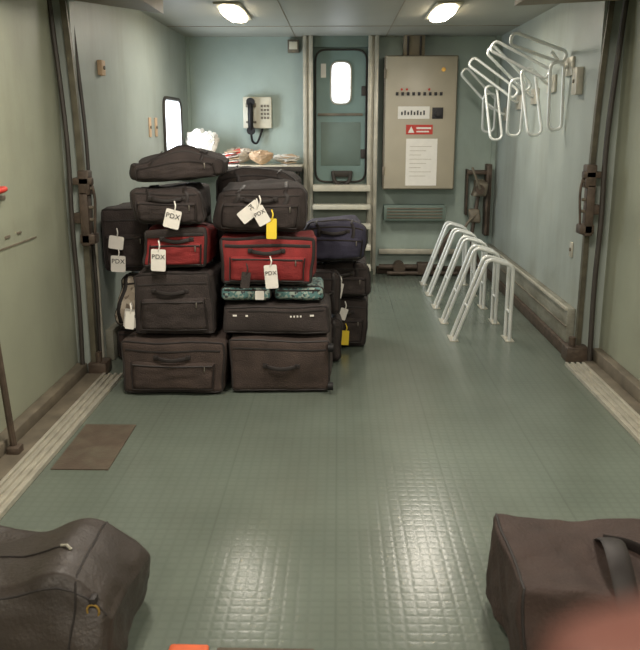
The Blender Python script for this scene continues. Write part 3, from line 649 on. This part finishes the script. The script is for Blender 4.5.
S=Soft(0.452,1.25,1.80,2.34,0,0.345,0.035,0.03,0.030,38,0,0.14,0.022,lambda u,v:1.04-0.10*(u+1)*0.5-0.05*math.exp(-((u+0.25)/0.2)**2))
part(R,'body',M['brownbag'],lambda b:S.mesh(b,40),sharp=180)
def onbag(u,v,w,out): return S.at((u,v,w),False,out)
def strapf(b):
    a=onbag(-0.27,-1,0.45,0.004); a2=onbag(-0.27,-1,0.85,0.006)
    c=onbag(-0.20,0.35,1,0.0)
    P=smooth_path([a,a2,Vector((a2.x-0.005,a2.y+0.05,a2.z+0.065)),Vector((a2.x,a2.y+0.13,0.385)),Vector((a2.x+0.01,a2.y+0.20,0.365)),c])
    add_tube(b,P,0.030,seg=12,ry=0.18,rw=1.0)
part(R,'fabric_strap',M['trim'],strapf)
part(R,'fabric_strap',M['trim'],lambda b:add_tube(b,smooth_path([onbag(-0.20,0.3,1,0.004),onbag(-0.02,0.0,1,0.012),onbag(0.15,-0.5,1,0.008),onbag(0.25,-1,0.7,0.006)]),0.022,seg=12,ry=0.25))
part(R,'end_piping',M['trim'],lambda b:add_tube(b,[S.at((-0.97,-1,-0.95+1.9*i/10),False,0.001) for i in range(11)]+[S.at((-0.97,-1+2*i/10,1),False,0.001) for i in range(1,11)],0.004,seg=6))
R=thing('orange_pouch','small orange fabric pouch lying on the floor','pouch',(-0.42,2.0,0))
part(R,'pouch_body',M['orange'],lambda b:softbox(b,-0.48,-0.36,1.93,2.055,0,0.02,0.009,0.03,0.003,n=8))
part(R,'zipper',M['trim'],lambda b:add_tube(b,[(-0.47,1.95,0.02),(-0.37,1.95,0.02)],0.003,seg=6))
R=thing('strap','dark brown webbing strap lying on the floor','strap',(-0.2,2.0,0))
part(R,'webbing',M['mat'],lambda b:add_box(b,-0.34,-0.06,1.93,2.045,0,0.012,0.004))
part(R,'buckle',M['trim'],lambda b:add_box(b,-0.07,-0.03,1.95,2.03,0,0.016,0.004))

# ---------------------------------------------------------------- camera
cam=bpy.data.cameras.new('camera'); co=bpy.data.objects.new('camera',cam); C.objects.link(co)
cam.sensor_fit='HORIZONTAL'; cam.sensor_width=36; cam.lens=36*813/640; cam.clip_start=0.01
co.location=(0,0,1.47); co.rotation_euler=(math.radians(90-13.8),0,math.radians(1.24))
sc.camera=co
cam.dof.use_dof=True; cam.dof.focus_distance=5.0; cam.dof.aperture_fstop=cam.lens/6.0
bpy.context.view_layer.update()

# ---------------------------------------------------------------- hand of the photographer, one fingertip by the lens
CM=Matrix.Translation((0,0,1.47))@Euler((math.radians(90-13.8),0,math.radians(1.24))).to_matrix().to_4x4()
def chain_hand():
    verts=[];edges=[];rad=[]
    def V(p,r,prev=None):
        verts.append(CM@Vector(p)); rad.append(r); i=len(verts)-1
        if prev is not None: edges.append((prev,i))
        return i
    w=V((0.185,-0.235,-0.070),0.026); a=V((0.165,-0.185,-0.085),0.023,w); p=V((0.145,-0.125,-0.100),0.027,a)
    k=V((0.118,-0.070,-0.112),0.014,p); j=V((0.084,-0.050,-0.116),0.0118,k); j=V((0.055,-0.0485,-0.117),0.0115,j); V((0.032,-0.0535,-0.117),0.0100,j)
    k=V((0.118,-0.100,-0.118),0.013,p); j=V((0.088,-0.092,-0.135),0.0095,k); j=V((0.066,-0.090,-0.122),0.0085,j); V((0.064,-0.092,-0.102),0.007,j)
    k=V((0.118,-0.122,-0.118),0.012,p); j=V((0.090,-0.118,-0.136),0.009,k); j=V((0.072,-0.118,-0.120),0.008,j); V((0.072,-0.119,-0.100),0.007,j)
    k=V((0.120,-0.142,-0.112),0.011,p); j=V((0.098,-0.143,-0.126),0.008,k); j=V((0.083,-0.143,-0.114),0.0072,j); V((0.083,-0.143,-0.099),0.006,j)
    k=V((0.135,-0.148,-0.078),0.014,a); j=V((0.110,-0.135,-0.058),0.0105,k); V((0.090,-0.118,-0.052),0.0085,j)
    return verts,edges,rad
vs,es,rd=chain_hand()
hr=thing('hand','bare hand with index fingertip held out near the lens','hand',tuple(vs[2]))
me=bpy.data.meshes.new('hand_skin'); me.from_pydata([v-vs[2] for v in vs],es,[]); ob=bpy.data.objects.new('hand_skin',me); C.objects.link(ob); ob.parent=hr
me.materials.append(M['skin'])
sk=ob.modifiers.new('skin','SKIN')
for i,v in enumerate(me.skin_vertices[0].data): v.radius=(rd[i],rd[i]); v.use_root=(i==2)
sb_=ob.modifiers.new('sub','SUBSURF'); sb_.levels=2; sb_.render_levels=2
sk.use_smooth_shade=True

# ---------------------------------------------------------------- world
w=bpy.data.worlds.new('world'); sc.world=w; w.use_nodes=True
w.node_tree.nodes['Background'].inputs[0].default_value=(0.6,0.7,0.8,1); w.node_tree.nodes['Background'].inputs[1].default_value=0.3
